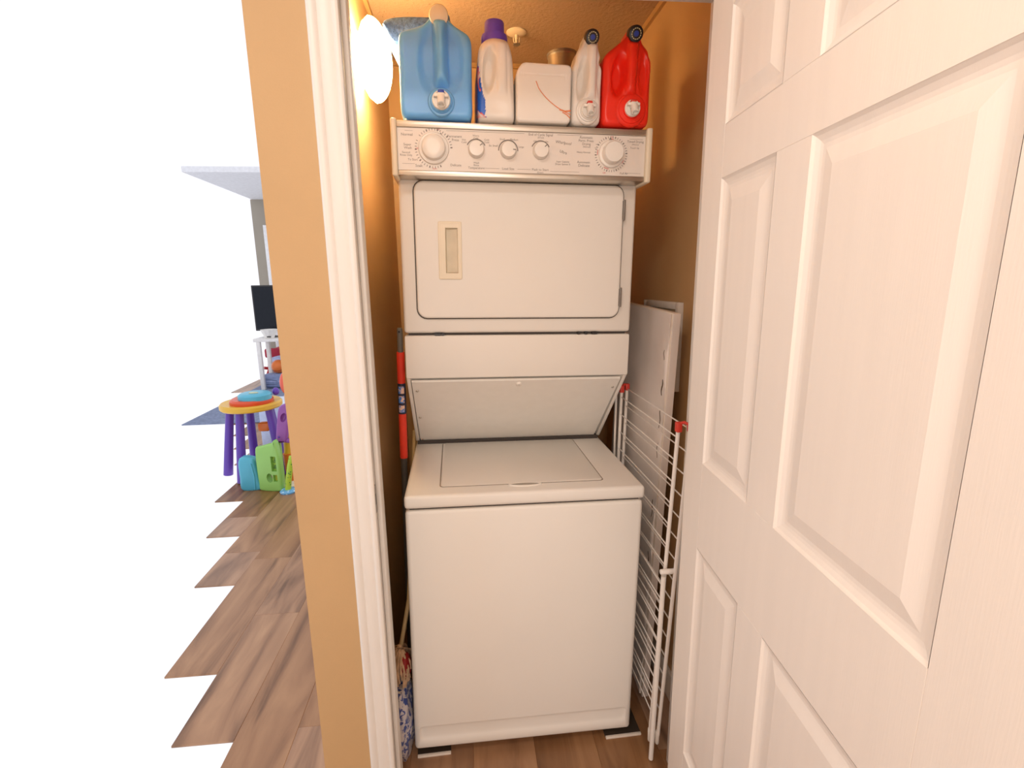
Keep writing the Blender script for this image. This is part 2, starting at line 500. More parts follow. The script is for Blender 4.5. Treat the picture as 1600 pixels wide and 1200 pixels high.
# lid: inlaid in the deck with dark groove on three sides
def deckq(x0, x1, y0, y1, r, z):
    return [(x, y, z) for x, y in rr(x0, x1, y0, y1, r)]
mb = MB(); mb.rings([deckq(-.243, .232, .047, .438, .012, .851), deckq(-.243, .232, .047, .438, .012, .8535)]); mb.build('lid_groove', mat('groove_shadow', (0.30, 0.26, 0.22), .8), AP)
mb = MB()
mb.rings([deckq(-.2395, .2285, .0505, .437, .010, .852), deckq(-.2395, .2285, .0505, .437, .010, .8542), deckq(-.2375, .2265, .0525, .435, .009, .8552)])
lid = mb.build('lid', ENAMEL, AP)
mb = MB()
n = 28
def ov(a, b, z, cy=.0425): return [(a*math.cos(2*math.pi*i/n)-.001, cy+b*math.sin(2*math.pi*i/n), z) for i in range(n)]
mb.rings([ov(.050, .0155, .8532), ov(.047, .0135, .8562), ov(.042, .010, .8562), ov(.040, .0085, .8545)])
hnd = mb.build('lid_handle', KNOBW, lid)
mb = MB(); mb.rings([ov(.040, .0085, .8540), ov(.040, .0085, .8548)]); mb.build('finger_recess', mat('recess_grey', (0.42, 0.38, 0.33), .6), hnd)
# gap between deck and slope
MB().box(-HW+.006, HW-.010, .440, .60, .8525, .866).build('rear_gap', ENAMEL_DARK, AP)
# rear column carrying the dryer: body behind the sloped panel
slope = lambda z: .186+(1.139-z)/(1.139-.862)*(.458-.186)
mb = MB()
pts = [(-HW+.006, slope(.862)+.012, .862), (HW-.006, slope(.862)+.012, .862), (HW-.006, DEP, .862), (-HW+.006, DEP, .862),
       (-HW+.006, .198, 1.139), (HW-.006, .198, 1.139), (HW-.006, DEP, 1.139), (-HW+.006, DEP, 1.139)]
mb.hexa(pts); mb.build('support_column', ENAMEL, AP, smooth=False)
# sloped access panel
def sl(x, z, o=0): 
    return (x, slope(z)-o*.714, z-o*.70)
mb = MB()
A = [(-.321, 1.131), (.316, 1.131), (.314, .868), (-.320, .868)]
mb.rings([[sl(x, z, -.002) for x, z in A], [sl(x, z, .006) for x, z in A]])
slp = mb.build('access_panel', mat('lit_panel_enamel', (0.90, 0.87, 0.82), 0.32, var=0.015), AP, smooth=False)  # enamel colour lightened to stand in for light reflected off the lid
for sx in (-1, 1):
    xa = sx*(HW-.0005); xb = sx*(.3235)
    mb = MB()
    mb.hexa([(min(xa, xb), slope(.862)-.012, .862), (max(xa, xb), slope(.862)-.012, .862), (max(xa, xb), slope(.862)+.1, .862), (min(xa, xb), slope(.862)+.1, .862),
             (min(xa, xb), .186-.003, 1.142), (max(xa, xb), .186-.003, 1.142), (max(xa, xb), .30, 1.142), (min(xa, xb), .30, 1.142)], bev=.003, seg=2)
    mb.build('side_flange', ENAMEL, AP)
def screw_m(c, r): 
    d = Vector((0, -.714, -.70)); return Matrix.Translation(c) @ d.to_track_quat('Z', 'Y').to_matrix().to_4x4()
for x, z in ((-.308, 1.098), (.303, 1.098), (-.310, .985), (-.312, .875)):
    mb = MB(); mb.lathe([(.0045, 0), (.0045, .0015), (.003, .003)], 12, screw_m(sl(x, z, .006), 0)); mb.build('screw', STEEL, slp)
mb = MB(); mb.lathe([(.009, 0), (.009, .003), (.0075, .006), (.003, .006), (.003, .003)], 16, screw_m(sl(0, 1.118, .006), 0)); mb.build('panel_clip', KNOBW, slp)
# flat lower front panel
mb = MB(); mb.box(-HW, HW, .180, DEP, 1.139, 1.2655, bev=.005, seg=2); mb.build('lower_front_panel', ENAMEL, AP)
MB().box(-HW+.012, HW-.012, .192, DEP-.01, 1.262, 1.2745).build('seam_gap', ENAMEL_DARK, AP)
for x in (-.245, -.236, -.226, .178, .20, .222, .23):
    mb = MB(); mb.box(x-.004, x+.004, .1795, .195, 1.2662, 1.2715); mb.build('vent_slot', BLACK, AP)
# dryer cabinet
mb = MB(); mb.box(-HW, HW, .181, DEP, 1.2725, 1.800, bev=.009, seg=3); dry = mb.build('dryer_cabinet', ENAMEL, AP)
# dryer door with dark seam
mb = MB(); mb.rings([ring_xz(-.2985, .2985, 1.3125, 1.6905, .030, .181), ring_xz(-.2985, .2985, 1.3125, 1.6905, .030, .1797)]); mb.build('door_seam', mat('seam_grey', (0.12, 0.105, 0.09), .7), AP, smooth=False)
mb = MB()
rs = [ring_xz(-.2945, .2945, 1.3165, 1.6865, .027, y) for y in (.181, .172)]
rs += [ring_xz(-.2945+i, .2945-i, 1.3165+i, 1.6865-i, .027-i*.8, y) for i, y in ((.001, .1695), (.003, .1682), (.006, .1678), (.010, .1678))]
mb.rings(rs); ddoor = mb.build('dryer_door', ENAMEL, AP)
# recessed pull
hp = MB()
X0, X1, Z0, Z1 = -.232, -.167, 1.425, 1.581
rs = [ring_xz(X0, X1, Z0, Z1, .004, .1680), ring_xz(X0, X1, Z0, Z1, .004, .1655), ring_xz(X0+.002, X1-.002, Z0+.002, Z1-.002, .003, .1645),
      ring_xz(X0+.006, X1-.006, Z0+.006, Z1-.006, .002, .1645), ring_xz(X0+.0065, X1-.0065, Z0+.0065, Z1-.0065, .002, .1652), ring_xz(X0+.0195, X1-.0105, Z0+.0165, Z1-.0165, .0005, .1652)]
hp.rings(rs, cap0=False, cap1=False)
hpl = hp.build('pull_plate', CREAM, ddoor, ang=20); hpl['label'] = 'cream recessed door pull'
c_ = MB(); c_.box(-.2128, -.1772, .160, .1795, 1.4412, 1.5648); boolean(ddoor, [c_])
mb = MB()
def pq(x0, x1, z0, z1, ya, yb): return [(x0, ya, z0), (x1, yb, z0), (x1, yb, z1), (x0, ya, z1)]
mb.rings([pq(-.2130, -.1770, 1.4410, 1.5650, .1652, .1652), pq(-.2120, -.1780, 1.4420, 1.5640, .1660, .1660), pq(-.2095, -.1800, 1.4450, 1.5610, .1785, .1690)], cap0=False)
pk = mb.build('finger_pocket', mat('pocket_cream', (0.70, 0.62, 0.48), .5), hpl, ang=20)
for z in (1.620, 1.375):
    mb = MB(); mb.box(.291, .297, .1665, .178, z-.026, z+.026, bev=.0015, seg=1)
    mb.lathe([(.0032, -.028), (.0036, -.026), (.0036, .026), (.0032, .028)], 10, Matrix.Translation((.2965, .1672, z)))
    mb.build('hinge', STEEL_D, ddoor)

# console
CY = .118
mb = MB(); mb.box(-.334, .338, CY+.003, .30, 1.692, 1.815, bev=.003, seg=2); con = mb.build('control_console', PANELW, AP)
for x0, x1 in ((-.343, -.328), (.331, .347)):
    mb = MB(); mb.box(x0, x1, CY-.010, .24, 1.684, 1.823, bev=.005, seg=3); mb.build('end_cap', CREAM, con)
MB().box(-.328, .331, CY-.004, .22, 1.8035, 1.8185, bev=.002).build('metal_trim', STEEL, con)
MB().box(-.328, .331, CY-.003, .20, 1.688, 1.7005, bev=.002).build('metal_trim', STEEL, con)
mb = MB(); mb.box(-.327, .330, CY+.0005, CY+.006, 1.7015, 1.8025); face = mb.build('control_panel', PANELW, con, smooth=False)
FY = CY+.0002
KF = Matrix.Rotation(math.pi/2, 4, 'X')     # lathe z -> -y


def knob(cx, cz, r, dep, big=False):
    T = Matrix.Translation((cx, FY, cz)) @ KF
    m = MB()
    if big:
        m.lathe([(r*1.33, 0), (r*1.33, .003), (r*1.27, .006), (r*1.05, .007), (r*1.02, .010), (r, dep*.9), (r*.93, dep), (r*.5, dep+.0006), (.001, dep+.0006)], 40, T)
    else:
        m.lathe([(r*1.06, 0), (r*1.08, .002), (r*1.02, .006), (r*.98, dep*.85), (r*.90, dep), (r*.5, dep+.0004), (.001, dep+.0004)], 32, T)
    k = m.build('knob', KNOBW, con, ang=50)
    return k


kn = [(-.236, 1.755, .0295, .024, True), (-.1265, 1.7555, .020, .018, False), (-.0425, 1.756, .020, .018, False), (.0435, 1.757, .020, .018, False), (.236, 1.7555, .0265, .030, True)]
for a in kn:
    k = knob(*a)
    if not a[4]:
        ang = {-.1265: 35, -.0425: -5, .0435: 40}[a[0]]
        m = MB(); T = Matrix.Translation((a[0], FY-.018, a[1])) @ Matrix.Rotation(-math.radians(ang), 4, 'Y')
        m.box(.011, .0185, -.0012, .0005, -.001, .001, mtx=T); m.build('pointer_mark', INK, k)

TXT = [('Normal', -.318, 1.7835, .0095, 'LEFT'), ('Super', -.3025, 1.7600, .0085, 'CENTER'), ('Wash', -.3015, 1.7520, .0085, 'CENTER'), ('Second', -.3065, 1.7415, .007, 'CENTER'), ('Rinse Only', -.3065, 1.735, .007, 'CENTER'),
       ('To Start', -.290, 1.7245, .0075, 'CENTER'), ('Soak', -.275, 1.7095, .0095, 'CENTER'), ('Delicate', -.180, 1.7135, .0085, 'CENTER'), ('Permanent', -.182, 1.783, .0085, 'CENTER'), ('Press', -.180, 1.7745, .0085, 'CENTER'),
       ('Hot', -.158, 1.7765, .0065, 'CENTER'), ('Cold', -.158, 1.7705, .0065, 'CENTER'), ('Warm', -.127, 1.787, .0065, 'CENTER'), ('Cold', -.127, 1.781, .0065, 'CENTER'), ('Cold', -.099, 1.778, .0065, 'CENTER'), ('Cold', -.099, 1.772, .0065, 'CENTER'),
       ('Wash', -.1265, 1.7215, .0065, 'CENTER'), ('Rinse', -.1265, 1.7155, .0065, 'CENTER'), ('Temperature', -.1265, 1.7085, .008, 'CENTER'),
       ('Ex. Small', -.0815, 1.7645, .0065, 'CENTER'), ('Small', -.058, 1.781, .0065, 'CENTER'), ('Medium', -.027, 1.781, .0065, 'CENTER'), ('Large', -.008, 1.764, .0065, 'CENTER'), ('Load Size', -.0425, 1.7085, .0085, 'CENTER'),
       ('End of Cycle Signal', .0435, 1.7945, .0085, 'CENTER'), ('(Drum)', .0435, 1.7885, .0055, 'CENTER'), ('Off', .028, 1.779, .006, 'CENTER'), ('On', .060, 1.779, .006, 'CENTER'), ('Push to Start', .0435, 1.7085, .0085, 'CENTER'), ('(Dryer)', .0435, 1.7025, .0055, 'CENTER'),
       ('Automatic', .166, 1.792, .0085, 'CENTER'), ('Perm. Press', .166, 1.784, .0085, 'CENTER'), ('Drying', .167, 1.776, .0085, 'CENTER'), ('(Normal)', .168, 1.770, .0055, 'CENTER'), ('Heavy Normal', .160, 1.756, .0062, 'CENTER'),
       ('Automatic', .161, 1.7305, .0085, 'CENTER'), ('Delicate', .162, 1.722, .0095, 'CENTER'), ('Super Capacity', .104, 1.731, .0058, 'CENTER'), ('Dryer System II', .104, 1.7245, .0064, 'CENTER'),
       ('Timed Drying', .302, 1.786, .0082, 'CENTER'), ('(Minutes)', .302, 1.780, .005, 'CENTER'), ('Touch Up', .288, 1.771, .0062, 'LEFT'), ('Fluff Air', .262, 1.7055, .007, 'LEFT'),
       ('More', .198, 1.777, .0045, 'CENTER'), ('Dry', .194, 1.768, .0045, 'CENTER')]
bm = text_bm(TXT, FY-.0002, 'x', INK, con)
# script-like maker's name, slanted
bm2 = text_bm([('Whirlpool', 0, 0, .0102, 'CENTER')], 0, 'x', INK, con)
bmesh.ops.transform(bm2, matrix=Matrix.Translation((.104, FY-.0002, 1.7765)) @ Matrix(((1, 0, .25, 0), (0, 1, 0, 0), (-.10, 0, 1, 0), (0, 0, 0, 1))), verts=bm2.verts)
me_ = bpy.data.meshes.new('t'); bm2.to_mesh(me_); bm.from_mesh(me_)
bm2 = text_bm([('Ultra', 0, 0, .0095, 'CENTER')], 0, 'x', INK, con)
bmesh.ops.transform(bm2, matrix=Matrix.Translation((.104, FY-.0002, 1.7535)) @ Matrix(((1, 0, .3, 0), (0, 1, 0, 0), (-.25, 0, 1, 0), (0, 0, 0, 1))), verts=bm2.verts)
me_ = bpy.data.meshes.new('t'); bm2.to_mesh(me_); bm.from_mesh(me_)
def q(bm_, x0, x1, z0, z1, y=FY-.0002):
    bm_.faces.new([bm_.verts.new(p) for p in ((x0, y, z0), (x1, y, z0), (x1, y, z1), (x0, y, z1))])
def arc(bm_, cx, cz, r0, r1, a0, a1, n=14, y=FY-.0002):
    P = []
    for i in range(n+1):
        a = math.radians(a0+(a1-a0)*i/n); P.append((bm_.verts.new((cx+r0*math.cos(a), y, cz+r0*math.sin(a))), bm_.verts.new((cx+r1*math.cos(a), y, cz+r1*math.sin(a)))))
    for a, b in zip(P[:-1], P[1:]): bm_.faces.new((a[0], a[1], b[1], b[0]))
for x0, x1, z in ((-.308, -.288, 1.7955), (-.203, .000, 1.7985), (.088, .155, 1.7985), (-.317, -.285, 1.7165), (-.104, -.066, 1.7105), (-.018, .018, 1.7105), (.070, .150, 1.7075), (.285, .322, 1.7945), (.276, .320, 1.7085)):
    q(bm, x0, x1, z, z+.0006)
for (kx, kz, a0, a1) in ((-.1265, 1.7555, 25, 155), (-.0425, 1.756, -2, 182), (.0435, 1.757, 25, 155)):
    arc(bm, kx, kz, .0240, .0266, a0, a1, 20)
for (kx, kz, r, skip) in ((-.236, 1.755, .046, ()), (.236, 1.7555, .043, ())):
    for i in range(40):
        a = 9*i+4
        if kx < 0 and (a > 300 or 140 < a < 150): continue
        arc(bm, kx, kz, r-.003, r+.0022, a-(.9 if i % 4 else 1.8), a+(.9 if i % 4 else 1.8), 1)
for (kx, s_, a) in ((-.236, .0405, 62), (.236, .040, 95)):
    a = math.radians(a); cx, cz = kx+s_*math.cos(a), 1.755+s_*math.sin(a)
    bm.faces.new([bm.verts.new(p) for p in ((cx-.004, FY-.0003, cz-.003), (cx+.004, FY-.0003, cz-.003), (cx, FY-.0003, cz+.003))])
me_ = bpy.data.meshes.new('printed_lettering'); bm.to_mesh(me_); me_.materials.append(INK)
po = bpy.data.objects.new('printed_lettering', me_); COL.objects.link(po); po.parent = con; po['kind'] = 'stuff'
bm = text_bm([('Off', .236, 1.7965, .006, 'CENTER'), ('Off', .218, 1.706, .006, 'CENTER'), ('Off', -.224, 1.7985, .006, 'CENTER'), ('Off', -.2785, 1.752, .006, 'CENTER'), ('Start', -.235, 1.7045, .006, 'CENTER')], FY-.0002, 'x', RINK, con)
for (a0, a1) in ((82, 98), (165, 185), (240, 262), (-35, -22)): arc(bm, .236, 1.7555, .0372, .0387, a0, a1, 6)
me_ = bpy.data.meshes.new('red_lettering'); bm.to_mesh(me_); me_.materials.append(RINK)
po = bpy.data.objects.new('red_lettering', me_); COL.objects.link(po); po.parent = con; po['kind'] = 'stuff'

# pads under the front feet
for nm_, xa, xb, yy, lab in (('floor_pad', -.330, -.229, .003, 'thin dark pad with pale front edge under the washer front corner near the blue bag'),
                             ('floor_pad', .257, .372, .006, 'thin dark pad with pale front edge under the washer front corner near the drying rack')):
    t = thing(nm_, lab, 'pad', ((xa+xb)/2, yy, 0), (0, 0, .03), 'pads under the washer feet')
    w = xb-xa
    MB().box(-w/2, w/2, .004, .12, 0, .006).build('pad_body', DARKB, t)
    MB().box(-w/2, w/2, -.004, .0045, 0, .0065, bev=.001).build('pale_edge', BOARDE, t)

# ------------------------------------------------------------------ bottles on the console top
AM = Euler((0, 0.01667, 0.02421)).to_matrix().to_4x4()
def onap(x, y, z): return AM @ Vector((x, y, z))
ZT = 1.8235
mb = MB(); mb.box(-.330, .334, .20, DEP, 1.800, 1.8225, bev=.003); mb.build('dryer_top', ENAMEL, AP)


def smooth_outline(pts, n=6):
    """closed Catmull-Rom through pts; a point given with a third value True is a hard corner"""
    out = []; N_ = len(pts)
    for i in range(N_):
        p0, p1, p2, p3 = (Vector(pts[(i+k) % N_][:2]) for k in (-1, 0, 1, 2))
        for k in range(n):
            t = k/n
            out.append(tuple(0.5*((2*p1)+(-p0+p2)*t+(2*p0-5*p1+4*p2-p3)*t*t+(-p0+3*p1-3*p2+p3)*t**3)))
    return out


def molded(outline, c, depth, r, disp, rings=44, zcap=None):
    """body whose front (y = 0) is a dense relief: disp(x, z) > 0 sinks the surface, < 0 raises it"""
    m = MB(); bm = m.bm; n_ = len(outline)
    C_ = Vector(c)
    def smooth(t): t = max(0., min(1., t)); return t*t*(3-2*t)
    prev = None; R = []
    # back cap and side
    for kk in range(4):
        a = math.pi/2*kk/3
        ins = r*(1-math.sin(a))
        R.append([(C_.x+(x-C_.x)*(1-ins/.08), depth-r*(1-math.cos(a)), C_.y+(z-C_.y)*(1-ins/.14)) for x, z in outline])
    zc = zcap if zcap else 9.
    R = [[(x, y, min(z, zc)) for x, y, z in row] for row in R]
    for yy in (depth*.7, .088): R.append([(x, yy, min(z, zc)) for x, z in outline])
    for yy in (.062, .04, r*1.02): R.append([(x, yy, z) for x, z in outline])
    for i in range(rings):
        t = i/rings
        s_ = 1-t**1.25
        row = []
        for x, z in outline:
            o = Vector((x, z)); p = C_+(o-C_)*s_
            d = (o-p).length
            y = r*(1-math.sqrt(max(0, 1-(1-d/r)**2))) if d < r else 0.
            y += disp(p.x, p.y)*smooth(d/(r*.9))
            row.append((p.x, y, p.y))
        R.append(row)
    allv = [[bm.verts.new(p) for p in row] for row in R]
    for a, b in zip(allv[:-1], allv[1:]):
        for i in range(n_):
            j = (i+1) % n_
            bm.faces.new((a[i], a[j], b[j], b[i]))
    bm.faces.new(list(reversed(allv[0])))
    cv = bm.verts.new((C_.x, disp(C_.x, C_.y), C_.y))
    for i in range(n_): bm.faces.new((allv[-1][i], allv[-1][(i+1) % n_], cv))
    return m


def well(x, z, x0, z0, rx, rz, dep, rot=0.0, soft=.55):
    dx, dz = x-x0, z-z0; c, s_ = math.cos(rot), math.sin(rot)
    u, v = (c*dx-s_*dz)/rx, (s_*dx+c*dz)/rz
    q = math.sqrt(u*u+v*v)
    t = max(0., min(1., (1-q)/soft)); return dep*t*t*(3-2*t)


def ridge(x, z, x0, z0, x1, z1, w, h):
    """raised handle between two points (upper first)"""
    d = Vector((x1-x0, z1-z0)); L_ = d.length; d /= L_
    p = Vector((x-x0, z-z0)); t = p.dot(d)/L_; o = abs(p.x*d.y-p.y*d.x)/w
    if o >= 1: return 0.
    e = max(0., min(1., t/.10))*max(0., min(1., (1-t)/.16)) if 0 < t < 1 else 0.
    return -h*(1-o**3)*e*(2-e)


def spigot(parent, x, y, z, r, ringm, rings, tab):
    T = Matrix.Translation((x, y, z)) @ KF
    m = MB(); prof = [(r*rings, -.012), (r*rings, .002), (r*rings*.93, .005), (r*rings*.82, .0055), (r*rings*.80, .009), (r*1.12, .010), (r*1.10, .014), (.001, .014)]
    m.lathe(prof, 36, T); col = m.build('spigot_collar', ringm, parent, ang=30)
    m = MB(); m.lathe([(r, .012), (r, .019), (r*.93, .021), (r*.84, .021), (r*.82, .018), (.001, .018)], 32, T); disc = m.build('spigot', KNOBW, parent, ang=30)
    k = r/.0155
    m = MB(); m.lathe([(.0068*k, 0), (.0068*k, .016*k), (.0056*k, .0165*k), (.0048*k, .0165*k), (.0048*k, .011*k), (.001, .011*k)], 18, Matrix.Translation((x, y-.030, z+.002)) @ Matrix.Rotation(math.radians(150), 4, 'X'))
    m.box(x-.006*k, x+.006*k, y-.032, y-.016, z-.002, z+.009*k, bev=.002)
    m.box(x-.0125*k, x+.0125*k, y-.029, y-.018, z+.003*k, z+.0085*k, bev=.0022)
    m.build('nozzle', KNOBW, disc)
    m = MB(); m.box(x-.0055*k, x+.0055*k, y-.029, y-.012, z+.0082*k, z+.0145*k, bev=.003); m.build('press_tab', tab, disc)


def fcap(parent, x, y, z, r, m_, ring=None, dot=None, tilt=0.0, ln=.03):
    T = Matrix.Translation((x, y, z)) @ Matrix.Rotation(tilt, 4, 'X') @ KF
    c = MB(); c.lathe([(r*.92, -.002), (r, .001), (r, ln*.85), (r*.94, ln*.97), (r*.86, ln), (.001, ln)], 36, T); o = c.build('cap', m_, parent, ang=30)
    if ring:
        n_ = 14
        c = MB()
        for i in range(n_):
            a0 = 2*math.pi*i/n_; a1 = a0+2*math.pi/n_*.7
            P = [(r*.56, a0), (r*.68, a0), (r*.68, (a0+a1)/2), (r*.68, a1), (r*.56, a1), (r*.56, (a0+a1)/2)]
            c.rings([[(rr_*math.cos(a), rr_*math.sin(a), zz_) for rr_, a in P] for zz_ in (ln-.0005, ln+.0006)], mtx=T)
        c.build('ring_print', ring, o)
        c = MB(); c.lathe([(r*.34, ln-.0005), (r*.34, ln+.0008), (.001, ln+.0009)], 20, T); c.build('centre_dot', dot, o)
    return o


def jug(name, label, cx, w, z_sh, neck, cap_r, y0, depth, m_, disp, spg, capm, ring=None, dot=None, shl=None, neck_r=None, base_r=.016):
    t = thing(name, label, 'jug', onap(cx, y0, ZT), (0, 0.01667, 0.02421))
    hw = w/2; nx, nz = neck; nz -= ZT; zs = z_sh-ZT; nr = neck_r or cap_r*.98
    sl_, sr_ = shl
    pts = [(-hw+.016, 0), (-hw*.3, 0), (hw*.3, 0), (hw-.016, 0), (hw-.004, .005), (hw, .02), (hw, zs*.33), (hw, zs*.66), (hw, zs*.93), (hw-.007, zs+.006)] + list(reversed(sr_)) + [(nx+nr, nz-.004), (nx+nr*.72, nz+nr*.62), (nx, nz+nr*.92), (nx-nr*.72, nz+nr*.62), (nx-nr, nz-.004)] + sl_ + [(-hw+.007, zs+.006), (-hw, zs*.93), (-hw, zs*.66), (-hw, zs*.33), (-hw, .02), (-hw+.004, .005)]
    m = molded(smooth_outline(pts, 4), (nx*.6, zs*.62), depth, base_r, disp, zcap=zs+.013)
    m.build('body', m_, t, ang=70)
    fcap(t, nx, .010, nz, cap_r, capm, ring, dot, tilt=.36, ln=.024)
    if spg: spigot(t, spg[0], .002, spg[1], spg[2], spg[3], spg[4], spg[5])
    return t


jug('laundry_jug', 'large blue laundry jug with white front spigot under the blue towel', -.2255, .180, 2.012, (.0105, 2.0575), .0232, .106, .215, BLUEJ,
    lambda x, z: well(x, z, -.014, .140, .034, .088, .010, .06)+well(x, z, .042, .140, .032, .085, .010, -.06)+well(x, z, .012, .068, .042, .020, .004)+ridge(x, z, .012, .222, .014, .070, .0185, .022),
    (.012, .0375, .0225, BLUEJ, 1.50, BLUEC), CREAM, shl=([(-.030, .214), (-.060, .203)], [(.048, .216), (.070, .204)]), neck_r=.023)
jug('laundry_jug', 'white laundry jug with black round cap and white spigot beside the red jug', .1625, .078, 1.968, (.007, 2.032), .0180, .108, .215, WHITEP,
    lambda x, z: well(x, z, -.014, .108, .016, .056, .024, .10)+well(x, z, .032, .112, .009, .050, .007)+ridge(x, z, .010, .192, .010, .060, .0135, .014),
    (.002, .0315, .0195, WHITEP, 1.62, REDC), BLACK, YEL, BLUEC, shl=([(-.017, .192), (-.028, .172)], [(.028, .184), (.033, .168)]))
jug('laundry_jug', 'red laundry jug with black round cap and white spigot at the console end', .2690, .128, 1.990, (.013, 2.045), .0190, .106, .215, REDP,
    lambda x, z: well(x, z, -.024, .122, .022, .058, .026, .08)+well(x, z, .042, .125, .016, .056, .008)+ridge(x, z, .011, .200, .007, .072, .0150, .014),
    (.011, .0385, .0205, REDP, 2.02, REDC), BLACK, YEL, BLUEC, shl=([(-.016, .206), (-.036, .190)], [(.036, .203), (.052, .186)]))

# white bottle with violet cap
t = thing('detergent_bottle', 'white detergent bottle with violet screw cap beside the blue jug', 'bottle', onap(-.0735, .108, ZT), (0, 0.01667, 0.02421))
hw = .0475
pts = [(-hw+.012, 0), (0, 0), (hw-.012, 0), (hw-.002, .004), (hw, .02), (hw-.001, .07), (hw-.003, .115), (hw-.006, .155), (hw-.014, .182), (.024, .193), (.0, .197), (-.020, .194), (-.036, .183), (-.0445, .165), (-hw+.001, .13), (-hw, .07), (-hw, .02), (-hw+.002, .004)]
m = molded(smooth_outline(pts, 4), (0, .105), .205, .021, lambda x, z: well(x, z, -.019, .118, .0185, .058, .026, .07)+well(x, z, .046, .105, .012, .065, .007)+ridge(x, z, .012, .192, .014, .062, .014, .006)+well(x, z, .004, .030, .03, .022, .003, 0, 1.0))
lab = MB()
m.bm.normal_update(); bmesh.ops.recalc_face_normals(m.bm, faces=m.bm.faces)
vmap = {}
for f in m.bm.faces:
    c_ = f.calc_center_median()
    if len(f.verts) > 4 or not (.008 < c_.z < .136) or c_.y > .17: continue
    lim = -hw+(.0185-.010*max(0, (c_.z-.05)/.02) if c_.z < .058 else .0135-.012*((c_.z-.058)/.078))
    if c_.x > lim: continue
    vs = []
    for v in f.verts:
        if v.index not in vmap or True:
            key = tuple(round(q_, 6) for q_ in v.co)
            if key not in vmap: vmap[key] = lab.bm.verts.new(v.co+v.normal*.0007)
            vs.append(vmap[key])
    lab.bm.faces.new(vs)
m.build('body', WHITEP, t, ang=70)
MB().lathe([(.033, .188), (.034, .190), (.034, .212), (.0325, .216), (.026, .218), (.0255, .224), (.0252, .245), (.0238, .2475), (.001, .248)], 36, Matrix.Translation((-.001, .052, 0))).build('cap', PURP, t, ang=30)
LBL = two_tone('printed_label_colours', (0.02, 0.13, 0.62), (0.72, 0.05, 0.04), 17, .57, .35, (1, 1, 1), .01, (0.85, 0.83, 0.80))
lab.build('label', LBL, t)

# white box with orange streak
t = thing('plastic_tub', 'low white plastic tub with an orange streak between the bottles', 'tub', onap(.0490, .104, ZT), (0, 0.01667, 0.02421))
def rounded(poly, n=6):
    out = []; N_ = len(poly)
    for i in range(N_):
        p = Vector(poly[i][:2]); r = poly[i][2]; a_ = (Vector(poly[i-1][:2])-p).normalized(); c_ = (Vector(poly[(i+1) % N_][:2])-p).normalized()
        for k in range(n+1):
            t_ = k/n; q_ = p+a_*r*(1-t_)**2+c_*r*t_**2
            out.append(tuple(q_))
        nx_ = Vector(poly[(i+1) % N_][:2]); e0 = p+c_*r; e1 = nx_-c_*poly[(i+1) % N_][2]
        for k in range(1, 9): out.append(tuple(e0+(e1-e0)*k/9))
    return out
tub_o = rounded([(-.072, 0, .010), (.070, 0, .012), (.0715, .139, .014), (-.056, .1405, .010), (-.0725, .118, .012)])
m = molded(tub_o, (0, .07), .15, .008, lambda x, z: .0012 if abs(z-.1115) < .0014 else 0., rings=70); b = m.build('body', WHITEP, t, ang=50)
MB().box(-.050, -.036, .03, .05, .137, .1425, bev=.002).build('lid_tab', WHITEP, t)
m = MB()
pth = []
for i in range(14):
    a = i/13; pth.append((-.022+.092*a, -.0006, .096-.075*a**.62-.004*math.sin(3*a)))
m.tube(pth, .0010, 6); m.tube([(.040, -.0006, .032), (.055, -.0006, .028), (.070, -.0006, .030)], .0018, 6); m.tube([(.048, -.0006, .026), (.060, -.0006, .020), (.069, -.0006, .012)], .0012, 6)
m.build('orange_streak', ORANGE, t)

# metal canister behind
t = thing('metal_canister', 'shiny open metal canister behind the white tub and white jug', 'canister', onap(.166, .430, ZT))
m = MB(); m.lathe([(.041, 0), (.043, .004), (.044, .285), (.0465, .288), (.0465, .294), (.042, .294), (.041, .02), (.001, .02)], 36); m.build('body', mat('polished_tin', (0.42, 0.38, 0.31), 0.3, 0.75, var=.1, scale=20), t)
m = MB(); m.lathe([(.0448, .287), (.0478, .289), (.0478, .296), (.0445, .297)], 36, cap0=False, cap1=False); m.build('rim', STEEL_D, t)

# folded towel laid over the back of the blue jug
t = MB()
xs = [i/16 for i in range(17)]; ysn = 7
def tw(u, v, top):
    x = -.338+.183*u
    e = max(0, 1-u/.14)
    zt = 2.118-.006*e+.004*math.sin(u*8)+.014*u
    zb = 2.0385+.058*e**.8
    arch = math.sin(math.pi*min(1, max(0, v)))
    z = (zt-.030*(1-arch**.5)) if top else zb
    y = .205+.17*v+.006*math.sin(u*9)
    return (x, y, z)
ringsT = []
for u in xs:
    r = [tw(u, v/ysn, True) for v in range(ysn+1)]+[tw(u, v/ysn, False) for v in range(ysn, -1, -1)]
    ringsT.append(r)
t.rings(ringsT)
to = t.build('folded_towel', TOWEL, ang=60, label='folded blue terry towel lying over the back of the blue jug', category='towel')
md = to.modifiers.new('s', 'SUBSURF'); md.levels = 1; md.render_levels = 2

